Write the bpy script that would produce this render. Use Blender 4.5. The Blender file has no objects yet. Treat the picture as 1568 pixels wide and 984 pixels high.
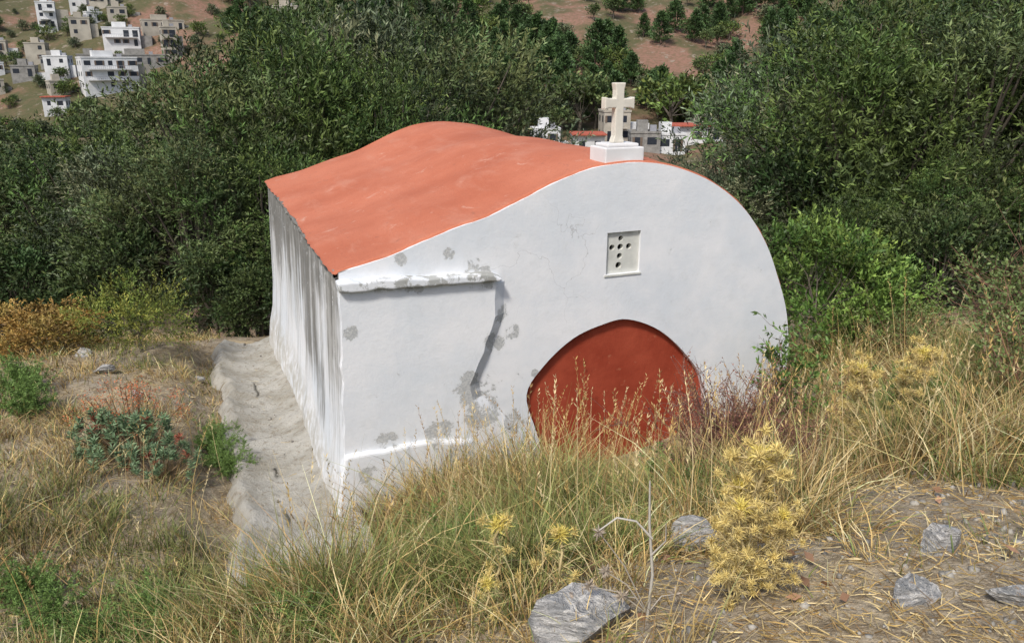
import bpy, bmesh, math, random
import numpy as np
from mathutils import Vector, Matrix
rng=np.random.default_rng(7); random.seed(7)
scene=bpy.context.scene
CAMZ=3.6
# ------------------------------------------------------------ helpers
def link(o,parent=None):
    scene.collection.objects.link(o)
    if parent: o.parent=parent
    return o
def new_mat(name):
    m=bpy.data.materials.new(name); m.use_nodes=True
    return m,m.node_tree.nodes,m.node_tree.links,m.node_tree.nodes['Principled BSDF']
class NB:
    """tiny node builder"""
    def __init__(s,name,rough=.8):
        s.m,s.n,s.l,s.p=new_mat(name); s.p.inputs['Roughness'].default_value=rough
        s.p.inputs['Specular IOR Level'].default_value=.25
        s.geo=s.n.new('ShaderNodeNewGeometry'); s.tc=s.n.new('ShaderNodeTexCoord')
    def inp(s,sock,v):
        if isinstance(v,(int,float)): sock.default_value=v
        elif isinstance(v,(tuple,list)): sock.default_value=tuple(v) if len(v)!=3 or sock.type!='RGBA' else (*v,1)
        else: s.l.new(v,sock)
    def noise(s,vec,scale,detail=4,rough=.55,dist=0):
        t=s.n.new('ShaderNodeTexNoise'); t.inputs['Scale'].default_value=scale; t.inputs['Detail'].default_value=detail
        t.inputs['Roughness'].default_value=rough; t.inputs['Distortion'].default_value=dist
        s.l.new(vec,t.inputs['Vector']); return t.outputs['Fac']
    def vor(s,vec,scale,feat='F1'):
        t=s.n.new('ShaderNodeTexVoronoi'); t.feature=feat; t.inputs['Scale'].default_value=scale; s.l.new(vec,t.inputs['Vector']); return t.outputs['Distance']
    def mapping(s,vec,scale=(1,1,1),loc=(0,0,0)):
        t=s.n.new('ShaderNodeMapping'); t.inputs['Scale'].default_value=scale; t.inputs['Location'].default_value=loc; s.l.new(vec,t.inputs['Vector']); return t.outputs[0]
    def math(s,op,a,b=0.0,c=None,clamp=False):
        t=s.n.new('ShaderNodeMath'); t.operation=op; t.use_clamp=clamp; s.inp(t.inputs[0],a); s.inp(t.inputs[1],b)
        if c is not None: s.inp(t.inputs[2],c)
        return t.outputs[0]
    def ramp(s,f,a,b,lo=0.,hi=1.):
        if a>b: a,b,lo,hi=b,a,hi,lo
        t=s.n.new('ShaderNodeMapRange'); t.interpolation_type='SMOOTHSTEP'; s.inp(t.inputs[0],f)
        t.inputs[1].default_value=a;t.inputs[2].default_value=b;t.inputs[3].default_value=lo;t.inputs[4].default_value=hi; return t.outputs[0]
    def mix(s,f,a,b,mode='MIX'):
        t=s.n.new('ShaderNodeMix'); t.data_type='RGBA'; t.blend_type=mode; s.inp(t.inputs[0],f); s.inp(t.inputs[6],a); s.inp(t.inputs[7],b); return t.outputs[2]
    def sep(s,v):
        t=s.n.new('ShaderNodeSeparateXYZ'); s.l.new(v,t.inputs[0]); return t.outputs
    def dist(s,v,p):
        t=s.n.new('ShaderNodeVectorMath'); t.operation='DISTANCE'; s.l.new(v,t.inputs[0]); t.inputs[1].default_value=p; return t.outputs['Value']
    def bump(s,h,st=.5,d=.02):
        t=s.n.new('ShaderNodeBump'); t.inputs['Strength'].default_value=st; t.inputs['Distance'].default_value=d; s.l.new(h,t.inputs['Height']); s.l.new(t.outputs[0],s.p.inputs['Normal'])
    def col(s,c): s.inp(s.p.inputs['Base Color'],c)
def flat(name,c,rough=.8,var=.15,sc=3):
    b=NB(name,rough); n=b.noise(b.geo.outputs['Position'],sc,4)
    b.col(b.mix(b.ramp(n,.3,.7),tuple(x*(1-var) for x in c),tuple(min(1,x*(1+var)) for x in c))); return b.m
def leafmat(name,rough=.55):
    m,n,l,p=new_mat(name); p.inputs['Roughness'].default_value=rough; p.inputs['Specular IOR Level'].default_value=.3
    a=n.new('ShaderNodeAttribute'); a.attribute_name='Col'; l.new(a.outputs['Color'],p.inputs['Base Color']); return m
def mesh_np(name,V,F,C=None,mats=(),midx=None,smooth=False):
    me=bpy.data.meshes.new(name)
    V=np.asarray(V,dtype=np.float32)
    Fs=[np.asarray(f,dtype=np.int32) for f in F if len(f)]
    tot=np.concatenate([np.full(len(f),f.shape[1],np.int32) for f in Fs]); idx=np.concatenate([f.ravel() for f in Fs])
    me.vertices.add(len(V)); me.vertices.foreach_set('co',V.ravel())
    me.loops.add(len(idx)); me.loops.foreach_set('vertex_index',idx)
    me.polygons.add(len(tot)); st=np.zeros(len(tot),np.int32); st[1:]=np.cumsum(tot)[:-1]
    me.polygons.foreach_set('loop_start',st)
    if smooth: me.polygons.foreach_set('use_smooth',np.ones(len(tot),bool))
    for m in mats: me.materials.append(m)
    if C is not None:
        at=me.color_attributes.new('Col','FLOAT_COLOR','POINT')
        C=np.asarray(C,np.float32); C4=np.ones((len(C),4),np.float32); C4[:,:3]=C; at.data.foreach_set('color',C4.ravel())
    me.update(calc_edges=True); me.validate(); return me
class Acc:
    def __init__(s): s.V=[];s.F={};s.C=[];s.n=0
    def add(s,V,F,C):
        V=np.asarray(V,float).reshape(-1,3); F=np.asarray(F,int)
        C=np.broadcast_to(np.asarray(C,float),(len(V),3))
        s.V.append(V); s.C.append(C); s.F.setdefault(F.shape[1],[]).append(F+s.n); s.n+=len(V)
    def mesh(s,name,mats,smooth=False):
        return mesh_np(name,np.concatenate(s.V),[np.concatenate(f) for f in s.F.values()],np.concatenate(s.C),mats,smooth=smooth)
    def leaves(s,P,D,L,W,C):
        n=len(P)
        if n==0: return
        D=D/np.linalg.norm(D,axis=1,keepdims=True)
        R=rng.normal(size=(n,3)); S=np.cross(D,R); S/=np.linalg.norm(S,axis=1,keepdims=True)+1e-9
        L=np.broadcast_to(L,(n,))[:,None]; W=np.broadcast_to(W,(n,))[:,None]
        V=np.stack([P,P+D*L*.45+S*W*.5,P+D*L,P+D*L*.45-S*W*.5],1)
        C=np.broadcast_to(C,(n,3))
        s.add(V.reshape(-1,3),np.arange(n*4).reshape(n,4),np.repeat(C,4,0))
    def blades(s,P,D,L,W,B,C,nseg=3,tip=None):
        n=len(P); D=D/np.linalg.norm(D,axis=1,keepdims=True)
        R=rng.normal(size=(n,3)); R[:,2]*=.2; S=np.cross(D,R); S/=np.linalg.norm(S,axis=1,keepdims=True)+1e-9
        L=np.broadcast_to(L,(n,))[:,None]; W=np.broadcast_to(W,(n,))[:,None]
        ks=[]; cs=[]
        C=np.broadcast_to(C,(n,3))
        for k in range(nseg+1):
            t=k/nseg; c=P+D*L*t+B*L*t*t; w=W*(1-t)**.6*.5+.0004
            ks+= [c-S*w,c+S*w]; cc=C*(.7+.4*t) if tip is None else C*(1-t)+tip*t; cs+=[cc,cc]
        V=np.stack(ks,1); Cc=np.stack(cs,1); m=2*(nseg+1)
        base=(np.arange(n)*m)[:,None]
        F=[np.concatenate([base+2*k,base+2*k+1,base+2*k+3,base+2*k+2],1) for k in range(nseg)]
        s.add(V.reshape(-1,3),np.concatenate(F),Cc.reshape(-1,3))
    def tube(s,pts,rad,C,sides=6):
        pts=np.asarray(pts,float); n=len(pts); V=[]
        for i in range(n):
            d=pts[min(i+1,n-1)]-pts[max(i-1,0)]; d=d/(np.linalg.norm(d)+1e-9)
            a=np.cross(d,[.3,.9,.2]); a/=np.linalg.norm(a)+1e-9; b=np.cross(d,a)
            for k in range(sides):
                t=2*math.pi*k/sides; V.append(pts[i]+(a*math.cos(t)+b*math.sin(t))*rad[i])
        F=[[i*sides+k,i*sides+(k+1)%sides,(i+1)*sides+(k+1)%sides,(i+1)*sides+k] for i in range(n-1) for k in range(sides)]
        s.add(V,F,C)
def put(name,me,loc=(0,0,0),scale=1,rot=0,parent=None):
    o=bpy.data.objects.new(name,me); o.location=loc
    o.scale=(scale,)*3 if isinstance(scale,(int,float)) else scale; o.rotation_euler=(0,0,rot); return link(o,parent)
def sstep(a,b,x):
    t=np.clip((x-a)/(b-a),0,1); return t*t*(3-2*t)
_nd=rng.normal(size=(24,2)); _nd/=np.linalg.norm(_nd,axis=1,keepdims=True); _np=rng.uniform(0,6.28,24)
def snoise(x,y,f):
    r=np.zeros_like(x,dtype=float)
    for i in range(8):
        for o in range(3):
            d=_nd[(i*3+o)%24]; r=r+np.sin((x*d[0]+y*d[1])*f*(1.9**o)*(1+.13*i)+_np[(i*3+o)%24]+1.7*np.sin(f*.7*(x*d[1]-y*d[0])))*(.5**o)
    return r/6
# ------------------------------------------------------------ terrain height
CP=np.array([(0,0,2.05),(-2,0,1.7),(2,0,2.1),(-5,0,1.2),(5,0,2.4),(.2,2.6,1.55),(1.7,2.7,1.75),(3.2,3,1.85),(-1.5,3,.9),(-3,3.8,.45),
(1.5,4,1.2),(0,4.5,.65),(-1.2,4.8,.2),(-1.9,5,.08),(3.5,4.5,1.45),(4,6,1.15),(6,6,1.5),(-1.4,5.8,0),(.3,6.4,.0),(1.2,6.7,.04),(2,7,.15),
(2.9,7.5,.35),(2,5.2,.7),(-2.5,7.7,-.02),(-3.2,9.5,-.15),(-4,11.2,-.3),(-3,5.5,.2),(-4.5,7,.15),(-6.5,9.5,.05),(-5,10.5,-.1),(-8,7,.3),
(-6,4,.6),(4.5,9,.4),(7,9,.9),(3,10,.1),(0,13,-.6),(-6,13,-.9),(6,12,.0),(10,12,.3),(-10,12,-.9)],float)
def _phi(r2): return .5*r2*np.log(r2+1e-9)
_n=len(CP); _K=_phi(((CP[:,None,:2]-CP[None,:,:2])**2).sum(-1))+np.eye(_n)*.02
_A=np.zeros((_n+3,_n+3)); _A[:_n,:_n]=_K; _A[:_n,_n]=1; _A[:_n,_n+1:]=CP[:,:2]; _A[_n:,:_n]=_A[:_n,_n:].T
_w=np.linalg.solve(_A,np.concatenate([CP[:,2],[0,0,0]]))
CO=np.array([-1.357,6.0]); CU=np.array([.930,.368])/np.hypot(.93,.368); CD=np.array([-CU[1],CU[0]])
def local_st(x,y):
    return (x-CO[0])*CU[0]+(y-CO[1])*CU[1], (x-CO[0])*CD[0]+(y-CO[1])*CD[1]
def T(x,y,fine=True):
    x=np.asarray(x,float); y=np.asarray(y,float)
    cx=np.clip(x,-10,10); cy=np.clip(y,-1,14)
    h=_w[_n]+_w[_n+1]*cx+_w[_n+2]*cy
    for i in range(_n): h=h+_w[i]*_phi((cx-CP[i,0])**2+(cy-CP[i,1])**2)
    h=h+np.clip(-y-1,0,60)*.25
    far=np.interp(y,[-100,12,16,25,60,130,180,240,400,700],[0,-.6,-2.2,-5,-10,-12,-8,14,74,150])
    far=far+snoise(x,y,.02)*np.clip((y-60)*.04,0,14)*.5+snoise(x,y,.15)*np.clip((y-20)*.01,0,1)+snoise(x,y,.07)*np.clip((y-150)*.03,0,2.5)
    b=sstep(11.5,16,y); h=h*(1-b)+far*b
    s,t=local_st(x,y)
    near=(1-sstep(12,20,y))
    if fine:
        rough=np.clip(np.maximum(np.abs(s+.5)-.45,np.abs(t-2.2)-4.0),0,.5)*2
        h=h+near*rough*(snoise(x,y,1.3)*.06+snoise(x,y,4.1)*.035+snoise(x,y,13)*.013)
    g=(1-sstep(.7,.95,np.abs(s+.45)))*(1-sstep(3.7,4.2,np.abs(t-2.2)))
    h=h*(1-g)+(g)*(np.interp(t,[-2,0,6],[.05,-.03,-.36])-.08)
    return h
# ------------------------------------------------------------ ground sheet
def axis(n,c,a,lo,hi):
    u=np.linspace(np.arcsinh((lo-c)/a),np.arcsinh((hi-c)/a),n); return c+a*np.sinh(u)
gx=axis(430,0,4,-700,700); gy=axis(470,5,4,-80,700)
GX,GY=np.meshgrid(gx,gy); GZ=T(GX,GY)
nx,ny=len(gx),len(gy); ii=np.arange(nx*ny).reshape(ny,nx)
F=np.stack([ii[:-1,:-1],ii[:-1,1:],ii[1:,1:],ii[1:,:-1]],-1).reshape(-1,4)
b=NB('ground_soil',.95); P=b.geo.outputs['Position']; sp=b.sep(P)
n1=b.noise(P,1.2,5,.6); n2=b.noise(P,9,5,.7); n3=b.noise(P,60,3,.7); nf=b.noise(P,.045,5,.65)
c=b.mix(b.ramp(n1,.35,.65),(.34,.29,.22),(.43,.34,.21))
c=b.mix(b.ramp(n2,.40,.6,0,.8),c,(.19,.145,.09))
c=b.mix(b.ramp(n3,.5,.7,0,.6),c,(.58,.50,.38))
far=b.mix(b.ramp(b.math('ADD',nf,b.ramp(sp[0],10,-40,0,.07)),.44,.56),(.25,.14,.10),(.085,.085,.038))
far=b.mix(b.ramp(n1,.42,.62,0,.6),far,(.13,.10,.055))
far=b.mix(b.ramp(b.noise(P,.4,5,.7),.56,.66,0,.7),far,(.30,.25,.20))
b.col(b.mix(b.ramp(sp[1],14,35),c,far))
b.bump(b.math('ADD',n2,b.math('MULTIPLY',n3,.35)),.8,.05)
put('ground',mesh_np('ground',np.stack([GX,GY,GZ],-1).reshape(-1,3),[F],None,[b.m],smooth=True))
# ------------------------------------------------------------ chapel
chapel=bpy.data.objects.new('whitewashed_chapel',None); link(chapel)
ang=math.atan2(CU[1],CU[0]); chapel.location=(CO[0],CO[1],0); chapel.rotation_euler=(0,0,ang)
DEPTH=5.75
def plaster_mat(name,sidewall):
    b=NB(name,.85); O=b.tc.outputs['Object']; so=b.sep(O)
    n1=b.noise(O,1.1,5,.65); n2=b.noise(O,7,5,.65); n3=b.noise(O,45,3,.6)
    c=b.mix(b.ramp(n1,.35,.66),(.80,.80,.80),(.68,.71,.735))
    c=b.mix(b.ramp(n2,.48,.78,0,.3),c,(.60,.61,.60))
    if sidewall:
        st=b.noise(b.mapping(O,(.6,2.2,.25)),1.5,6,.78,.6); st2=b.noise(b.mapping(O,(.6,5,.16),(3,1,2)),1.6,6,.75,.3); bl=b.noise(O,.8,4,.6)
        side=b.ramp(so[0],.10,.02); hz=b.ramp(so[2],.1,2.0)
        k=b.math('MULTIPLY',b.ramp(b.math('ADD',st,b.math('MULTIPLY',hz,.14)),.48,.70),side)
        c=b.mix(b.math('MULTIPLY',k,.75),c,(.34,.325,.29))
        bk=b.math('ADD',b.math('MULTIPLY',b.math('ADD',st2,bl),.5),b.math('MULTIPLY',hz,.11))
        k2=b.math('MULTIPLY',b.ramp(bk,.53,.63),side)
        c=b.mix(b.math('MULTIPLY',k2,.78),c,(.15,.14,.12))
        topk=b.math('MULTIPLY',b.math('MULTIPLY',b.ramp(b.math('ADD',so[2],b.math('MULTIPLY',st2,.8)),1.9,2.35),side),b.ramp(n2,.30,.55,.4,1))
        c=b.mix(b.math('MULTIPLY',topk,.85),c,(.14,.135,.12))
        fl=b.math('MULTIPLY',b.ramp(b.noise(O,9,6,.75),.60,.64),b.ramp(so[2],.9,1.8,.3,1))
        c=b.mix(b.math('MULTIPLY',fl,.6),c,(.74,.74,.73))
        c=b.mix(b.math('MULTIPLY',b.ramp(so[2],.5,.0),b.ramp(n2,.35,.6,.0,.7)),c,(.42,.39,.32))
        b.col(c); b.bump(b.math('ADD',b.math('MULTIPLY',n2,.8),b.math('MULTIPLY',n3,.3)),.35,.02); return b.m
    pn=b.noise(O,5.5,7,.74,.3); tot=None
    for p,r in [((1.18,-.05,.78),.32),((1.1,-.05,.98),.26),((1.28,-.05,1.35),.18),((1.36,-.0,1.6),.14),((1.15,-.08,1.96),.22),((.6,-.08,1.98),.16),((.5,0,2.15),.09),((.9,0,2.15),.10),((1.46,0,1.42),.12),
                ((.3,-.08,.62),.17),((.75,-.08,.60),.20),((1.68,0,1.0),.06),((.04,-.08,1.6),.10),((1.45,0,.55),.20),((.1,-.13,.35),.14),((1.72,0,.68),.07)]:
        q=b.ramp(b.dist(O,p),r,r*.35); tot=q if tot is None else b.math('MAXIMUM',tot,q)
    sc_=b.math('ADD',pn,b.math('MULTIPLY',tot,.20))
    pm=b.ramp(sc_,.672,.680)
    c=b.mix(pm,c,b.mix(b.ramp(n3,.4,.6),(.38,.39,.39),(.54,.54,.52)))
    c=b.mix(b.math('MULTIPLY',b.ramp(sc_,.57,.68),.18),c,(.55,.55,.52))
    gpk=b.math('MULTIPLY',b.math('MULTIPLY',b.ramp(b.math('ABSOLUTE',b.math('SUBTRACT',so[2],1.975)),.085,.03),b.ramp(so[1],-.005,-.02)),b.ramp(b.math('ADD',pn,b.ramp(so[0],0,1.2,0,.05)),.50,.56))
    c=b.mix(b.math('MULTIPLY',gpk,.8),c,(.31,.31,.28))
    cv=b.n.new('ShaderNodeVectorMath'); cv.operation='ADD'; b.l.new(O,cv.inputs[0])
    nz=b.n.new('ShaderNodeTexNoise'); nz.inputs['Scale'].default_value=2.2; nz.inputs['Detail'].default_value=5; b.l.new(O,nz.inputs['Vector']); b.l.new(nz.outputs['Color'],cv.inputs[1])
    cr=b.math('MULTIPLY',b.ramp(b.vor(cv.outputs[0],.9,'DISTANCE_TO_EDGE'),.004,.0),b.ramp(b.dist(O,(1.75,0,2.0)),.75,.4))
    c=b.mix(b.math('MULTIPLY',cr,.6),c,(.38,.38,.37))
    c=b.mix(b.math('MULTIPLY',b.ramp(so[2],.55,.0),b.ramp(n2,.3,.7,.1,.6)),c,(.45,.42,.35))
    b.col(c)
    b.bump(b.math('ADD',b.math('MULTIPLY',n2,.6),b.math('ADD',b.math('MULTIPLY',n3,.2),b.math('MULTIPLY',pm,-.5))),.35,.02)
    return b.m
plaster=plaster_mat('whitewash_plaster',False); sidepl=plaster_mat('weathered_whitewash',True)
b=NB('terracotta_roof_paint',.8); O=b.tc.outputs['Object']
n1=b.noise(O,.9,5,.6); n2=b.noise(b.mapping(O,(1.6,.5,1)),2.4,6,.65,.3); n3=b.noise(O,60,3,.7)
c=b.mix(b.ramp(n1,.3,.7),(.44,.132,.070),(.53,.182,.104))
c=b.mix(b.ramp(n2,.5,.75,0,.6),c,(.56,.25,.165)); c=b.mix(b.ramp(n3,.5,.7,0,.45),c,(.35,.10,.055))
pn=b.noise(O,5,6,.7,.5); c=b.mix(b.ramp(pn,.60,.72,0,.6),c,(.60,.34,.25)); c=b.mix(b.ramp(pn,.38,.29,0,.6),c,(.28,.115,.075))
b.col(c); b.bump(b.math('ADD',n2,b.math('MULTIPLY',n3,.3)),.55,.02); roofm=b.m
b=NB('red_painted_plaster',.75); O=b.tc.outputs['Object']
c=b.mix(b.ramp(b.noise(O,2.5,5,.6),.3,.7),(.29,.044,.020),(.38,.070,.034)); c=b.mix(b.ramp(b.noise(O,14,5,.6),.62,.7,0,.4),c,(.48,.18,.10))
c=b.mix(b.ramp(b.noise(b.mapping(O,(6,1,.7)),2,5,.6),.58,.75,0,.4),c,(.20,.035,.018))
b.col(c); b.bump(b.noise(O,12,4,.6),.3,.02); redm=b.m
darkm=flat('hole_shade_paint',(.012,.012,.012),.9)  # near-black colour standing in for shade inside the window holes
def catmull(P,n):
    P=np.array(P,float); Q=[]
    E=np.vstack([2*P[0]-P[1],P,2*P[-1]-P[-2]])
    for i in range(1,len(E)-2):
        for k in range(n):
            t=k/n; a,b_,c_,d=E[i-1],E[i],E[i+1],E[i+2]
            Q.append(.5*((2*b_)+(-a+c_)*t+(2*a-5*b_+4*c_-d)*t*t+(-a+3*b_-3*c_+d)*t**3))
    Q.append(P[-1]); return np.array(Q)
TOP=catmull([(0,2.08),(.43,2.185),(.70,2.28),(.98,2.37),(1.26,2.445),(1.55,2.565),(1.85,2.69),(2.15,2.785),(2.42,2.822),(2.69,2.825),(2.99,2.78),(3.35,2.655),
 (3.65,2.48),(3.89,2.27),(4.12,1.97),(4.28,1.66),(4.43,1.31),(4.515,.95)],4)
LEFT=np.array([(-.24,-.8),(-.15,0),(-.09,.25),(-.055,.6),(-.035,1.1),(-.012,1.7)])
RIGHT=np.array([(4.53,.37),(4.53,-.8)])
prof=np.vstack([LEFT,TOP,RIGHT]); NT=60
def wob(s,h,t): return .022*math.sin(1.3*t+.8*s+1)*math.sin(1.1*s+2.1)+.012*math.sin(3.1*t+2*h)*min(1,max(0,s+.3))+.004*math.sin(7*t+3*s)
nrm=np.zeros_like(prof)
for i in range(len(prof)):
    d=prof[min(i+1,len(prof)-1)]-prof[max(i-1,0)]; nrm[i]=np.array([-d[1],d[0]])/np.hypot(*d)
nrm[len(LEFT)-1]=(-1,0)
def shell(prof,nrm,off,t0,t1,nt):
    V=[];
    for t in np.linspace(t0,t1,nt):
        fade=min(1,max(0,t)/.6)
        for p,nv in zip(prof,nrm):
            w=wob(p[0],p[1],t)*fade+off; V.append((p[0]+nv[0]*w,t,p[1]+nv[1]*w))
    return V
def grid_faces(a,bn): return [[i*a+j,(i+1)*a+j,(i+1)*a+j+1,i*a+j+1] for i in range(bn-1) for j in range(a-1)]
V=shell(prof,nrm,0,0,DEPTH,NT); Fq=grid_faces(len(prof),NT)
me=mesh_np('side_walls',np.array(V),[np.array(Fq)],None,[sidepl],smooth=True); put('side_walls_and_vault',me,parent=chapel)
def fill_face(name,loops,t,depths,mat,par):
    bm=bmesh.new(); allE=[]; L=[]
    for lp in loops:
        vs=[bm.verts.new((p[0],t,p[1])) for p in lp]; es=[bm.edges.new((vs[i],vs[(i+1)%len(vs)])) for i in range(len(vs))]; allE+=es; L.append(vs)
    bmesh.ops.triangle_fill(bm,use_beauty=True,use_dissolve=False,edges=allE,normal=(0,-1,0))
    for vs,d in zip(L,depths):
        if d:
            w=[bm.verts.new((v.co.x,t+d,v.co.z)) for v in vs]
            for i in range(len(vs)):
                j=(i+1)%len(vs); bm.faces.new((vs[i],vs[j],w[j],w[i]))
    bmesh.ops.recalc_face_normals(bm,faces=bm.faces)
    me=bpy.data.meshes.new(name); bm.to_mesh(me); bm.free(); me.materials.append(mat)
    o=bpy.data.objects.new(name,me); return link(o,par)
archtop=catmull([(1.82,0),(1.70,.42),(1.60,.80),(1.77,1.06),(2.05,1.28),(2.35,1.38),(2.61,1.40),(2.96,1.25),(3.28,.96),(3.50,.62),(3.58,0)],5)
arch=np.vstack([[(1.86,-.6)],archtop,[(3.58,-.6)]])
win=[(2.365,1.845),(2.705,1.845),(2.705,2.225),(2.365,2.225)]
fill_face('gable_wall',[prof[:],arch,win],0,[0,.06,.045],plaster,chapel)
fill_face('rear_wall',[prof],DEPTH,[0],plaster,chapel)
fill_face('red_arch_panel',[arch],.058,[0],redm,chapel)
def circ(cx,cy,r,n=18): return [(cx+r*math.cos(2*math.pi*i/n),cy+r*math.sin(2*math.pi*i/n)) for i in range(n)]
holes=[circ(2.518,2.16,.025),circ(2.516,2.082,.029),circ(2.432,2.082,.027),circ(2.602,2.082,.027),circ(2.512,2.0,.027),circ(2.505,1.915,.030)]
stone=flat('cast_stone',(.58,.58,.53),.8,.1,8)
fill_face('window_grille',[[(2.366,1.846),(2.704,1.846),(2.704,2.224),(2.366,2.224)]]+holes,.030,[0]+[.05]*6,stone,chapel)
def boxes_mesh(name,bx,mats,bevel=0,seg=2):
    bm=bmesh.new()
    for x0,x1,y0,y1,z0,z1,mi in bx:
        r=bmesh.ops.create_cube(bm,size=1); 
        for v in r['verts']: v.co=Vector(((x0+x1)/2+v.co.x*(x1-x0),(y0+y1)/2+v.co.y*(y1-y0),(z0+z1)/2+v.co.z*(z1-z0)))
        for f in {f for v in r['verts'] for f in v.link_faces}: f.material_index=mi
    if bevel: bmesh.ops.bevel(bm,geom=list(bm.edges),offset=bevel,segments=seg,affect='EDGES',profile=.6)
    me=bpy.data.meshes.new(name); bm.to_mesh(me); bm.free()
    for m in mats: me.materials.append(m)
    return me
put('hole_shade_backing',boxes_mesh('hole_shade_backing',[(2.38,2.69,.082,.10,1.86,2.21,0)],[darkm]),parent=chapel)  # solid dark box behind the grille, paints the holes' shade
put('window_sill',boxes_mesh('window_sill',[(2.345,2.72,-.010,.03,1.824,1.843,0)],[stone],.003),parent=chapel)
i0=len(LEFT); ri=slice(i0,len(LEFT)+len(TOP)); rp=prof[ri].copy(); rn=nrm[ri].copy()
rp=np.vstack([[rp[0][0]-.03,rp[0][1]-.012],rp]); rn=np.vstack([rn[0],rn])
m_=len(rp); N2=90
A=np.array(shell(rp,rn,.015,.012,DEPTH+.02,N2)); thin=np.array(shell(rp,rn,-.012,.012,DEPTH+.02,N2))
Fq=np.array(grid_faces(m_,N2)); off=len(A); ed=[]
for i in range(N2-1):
    for j in (0,m_-1): ed.append([i*m_+j,(i+1)*m_+j,(i+1)*m_+j+off,i*m_+j+off])
for j in range(m_-1):
    for i in (0,N2-1): ed.append([i*m_+j,i*m_+j+1,i*m_+j+1+off,i*m_+j+off])
V=np.vstack([A,thin]); fr=V[:,1]<.05
jt=np.array([.012*math.sin(i*1.1)+.008*math.sin(i*2.7+1) for i in range(len(V))]); V[:,1]+=np.where(fr,jt*.8+.012,0)
ej=(np.arange(len(V))%m_)==0; V[:,0]+=np.where(ej,rng.normal(0,.006,len(V)),0)
put('roof',mesh_np('roof',V,[np.vstack([Fq,np.array(ed)])],None,[roofm],smooth=True),parent=chapel)
lip=Acc(); pts=[(-.022+.006*math.sin(9*t),t,2.045+.008*math.sin(5*t+1)+.006*math.sin(17*t)) for t in np.linspace(.03,DEPTH,70)]
lip.tube(pts,[.022+.007*math.sin(i*1.3) for i in range(70)],(.3,.3,.28),7)
put('eave_lip',lip.mesh('eave_lip',[sidepl],True),parent=chapel)
def slab(name,outline,t0,t1,mat,bev=.015,jit=.006,slope=0):
    bm=bmesh.new(); P=[]
    for i,(a,bb) in enumerate(outline):
        a2,b2=outline[(i+1)%len(outline)]; L=math.hypot(a2-a,b2-bb); n=max(1,int(L/.1))
        for k in range(n):
            t=k/n; j=jit if k else jit*.3
            P.append((a+(a2-a)*t+random.uniform(-j,j),bb+(b2-bb)*t+random.uniform(-j,j)))
    f=bm.faces.new([bm.verts.new((p[0],t0,p[1])) for p in P])
    r=bmesh.ops.extrude_face_region(bm,geom=[f])
    for v in [g for g in r['geom'] if isinstance(g,bmesh.types.BMVert)]:
        v.co.y=t1
        if v.co.x>.9: v.co.x+=slope
    bmesh.ops.recalc_face_normals(bm,faces=bm.faces)
    me=bpy.data.meshes.new(name); bm.to_mesh(me); bm.free(); me.materials.append(mat)
    o=link(bpy.data.objects.new(name,me),chapel)
    md=o.modifiers.new('b','BEVEL'); md.width=bev; md.segments=3; md.angle_limit=math.radians(35); return o
slab('corner_buttress',[(-.014,1.985),(1.25,1.94),(1.29,1.88),(1.28,1.6),(1.17,1.28),(1.04,1.0),(1.07,.86),(1.30,.62),(1.58,.32),(1.76,-.05),(1.76,-.6),(-.215,-.6),(-.155,0),(-.06,.6),(-.04,1.1),(-.017,1.7)],-.065,.01,plaster,.02,.012,.12)
slab('buttress_coping',[(-.03,2.028),(.4,2.018),(.8,2.0),(1.25,1.975),(1.33,1.94),(1.31,1.915),(.6,1.935),(-.03,1.955)],-.125,.01,plaster,.016,.010,.02)
slab('buttress_plinth',[(-.07,.55),(.7,.56),(1.02,.50),(1.12,.33),(1.3,.0),(1.3,-.6),(-.25,-.6),(-.17,0)],-.115,-.05,plaster,.03,.008,.05)
crossm=flat('cross_marble',(.66,.62,.53),.6,.08,10); whitem=flat('white_paint',(.72,.71,.70),.7,.06,4)
cx=2.53; cy=.20; zb=2.72
put('cross_base',boxes_mesh('cross_base',[(cx-.19,cx+.19,cy-.16,cy+.14,zb,zb+.235,0),(cx-.155,cx+.155,cy-.125,cy+.11,zb+.2355,zb+.265,0)],[whitem],.012),parent=chapel)
zc=zb+.265
w=.040;W=.053;h=.505;ya=.335
out=[(-w-.02,0),(-w,.06),(-w,ya-w),(-.10,ya-w),(-.145,ya-W),(-.145,ya+W),(-.10,ya+w),(-w,ya+w),(-w,h-.06),(-W,h),(W,h),(w,h-.06),(w,ya+w),(.10,ya+w),(.145,ya+W),(.145,ya-W),(.10,ya-w),(w,ya-w),(w,.06),(w+.02,0)]
bm=bmesh.new(); f=bm.faces.new([bm.verts.new((cx+p[0],cy-.04,zc+p[1])) for p in out]); r=bmesh.ops.extrude_face_region(bm,geom=[f])
for v in [g for g in r['geom'] if isinstance(g,bmesh.types.BMVert)]: v.co.y=cy+.04
bmesh.ops.recalc_face_normals(bm,faces=bm.faces)
me=bpy.data.meshes.new('cross'); bm.to_mesh(me); bm.free(); me.materials.append(crossm)
o=link(bpy.data.objects.new('cross',me),chapel); md=o.modifiers.new('b','BEVEL'); md.width=.009; md.segments=2
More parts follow.
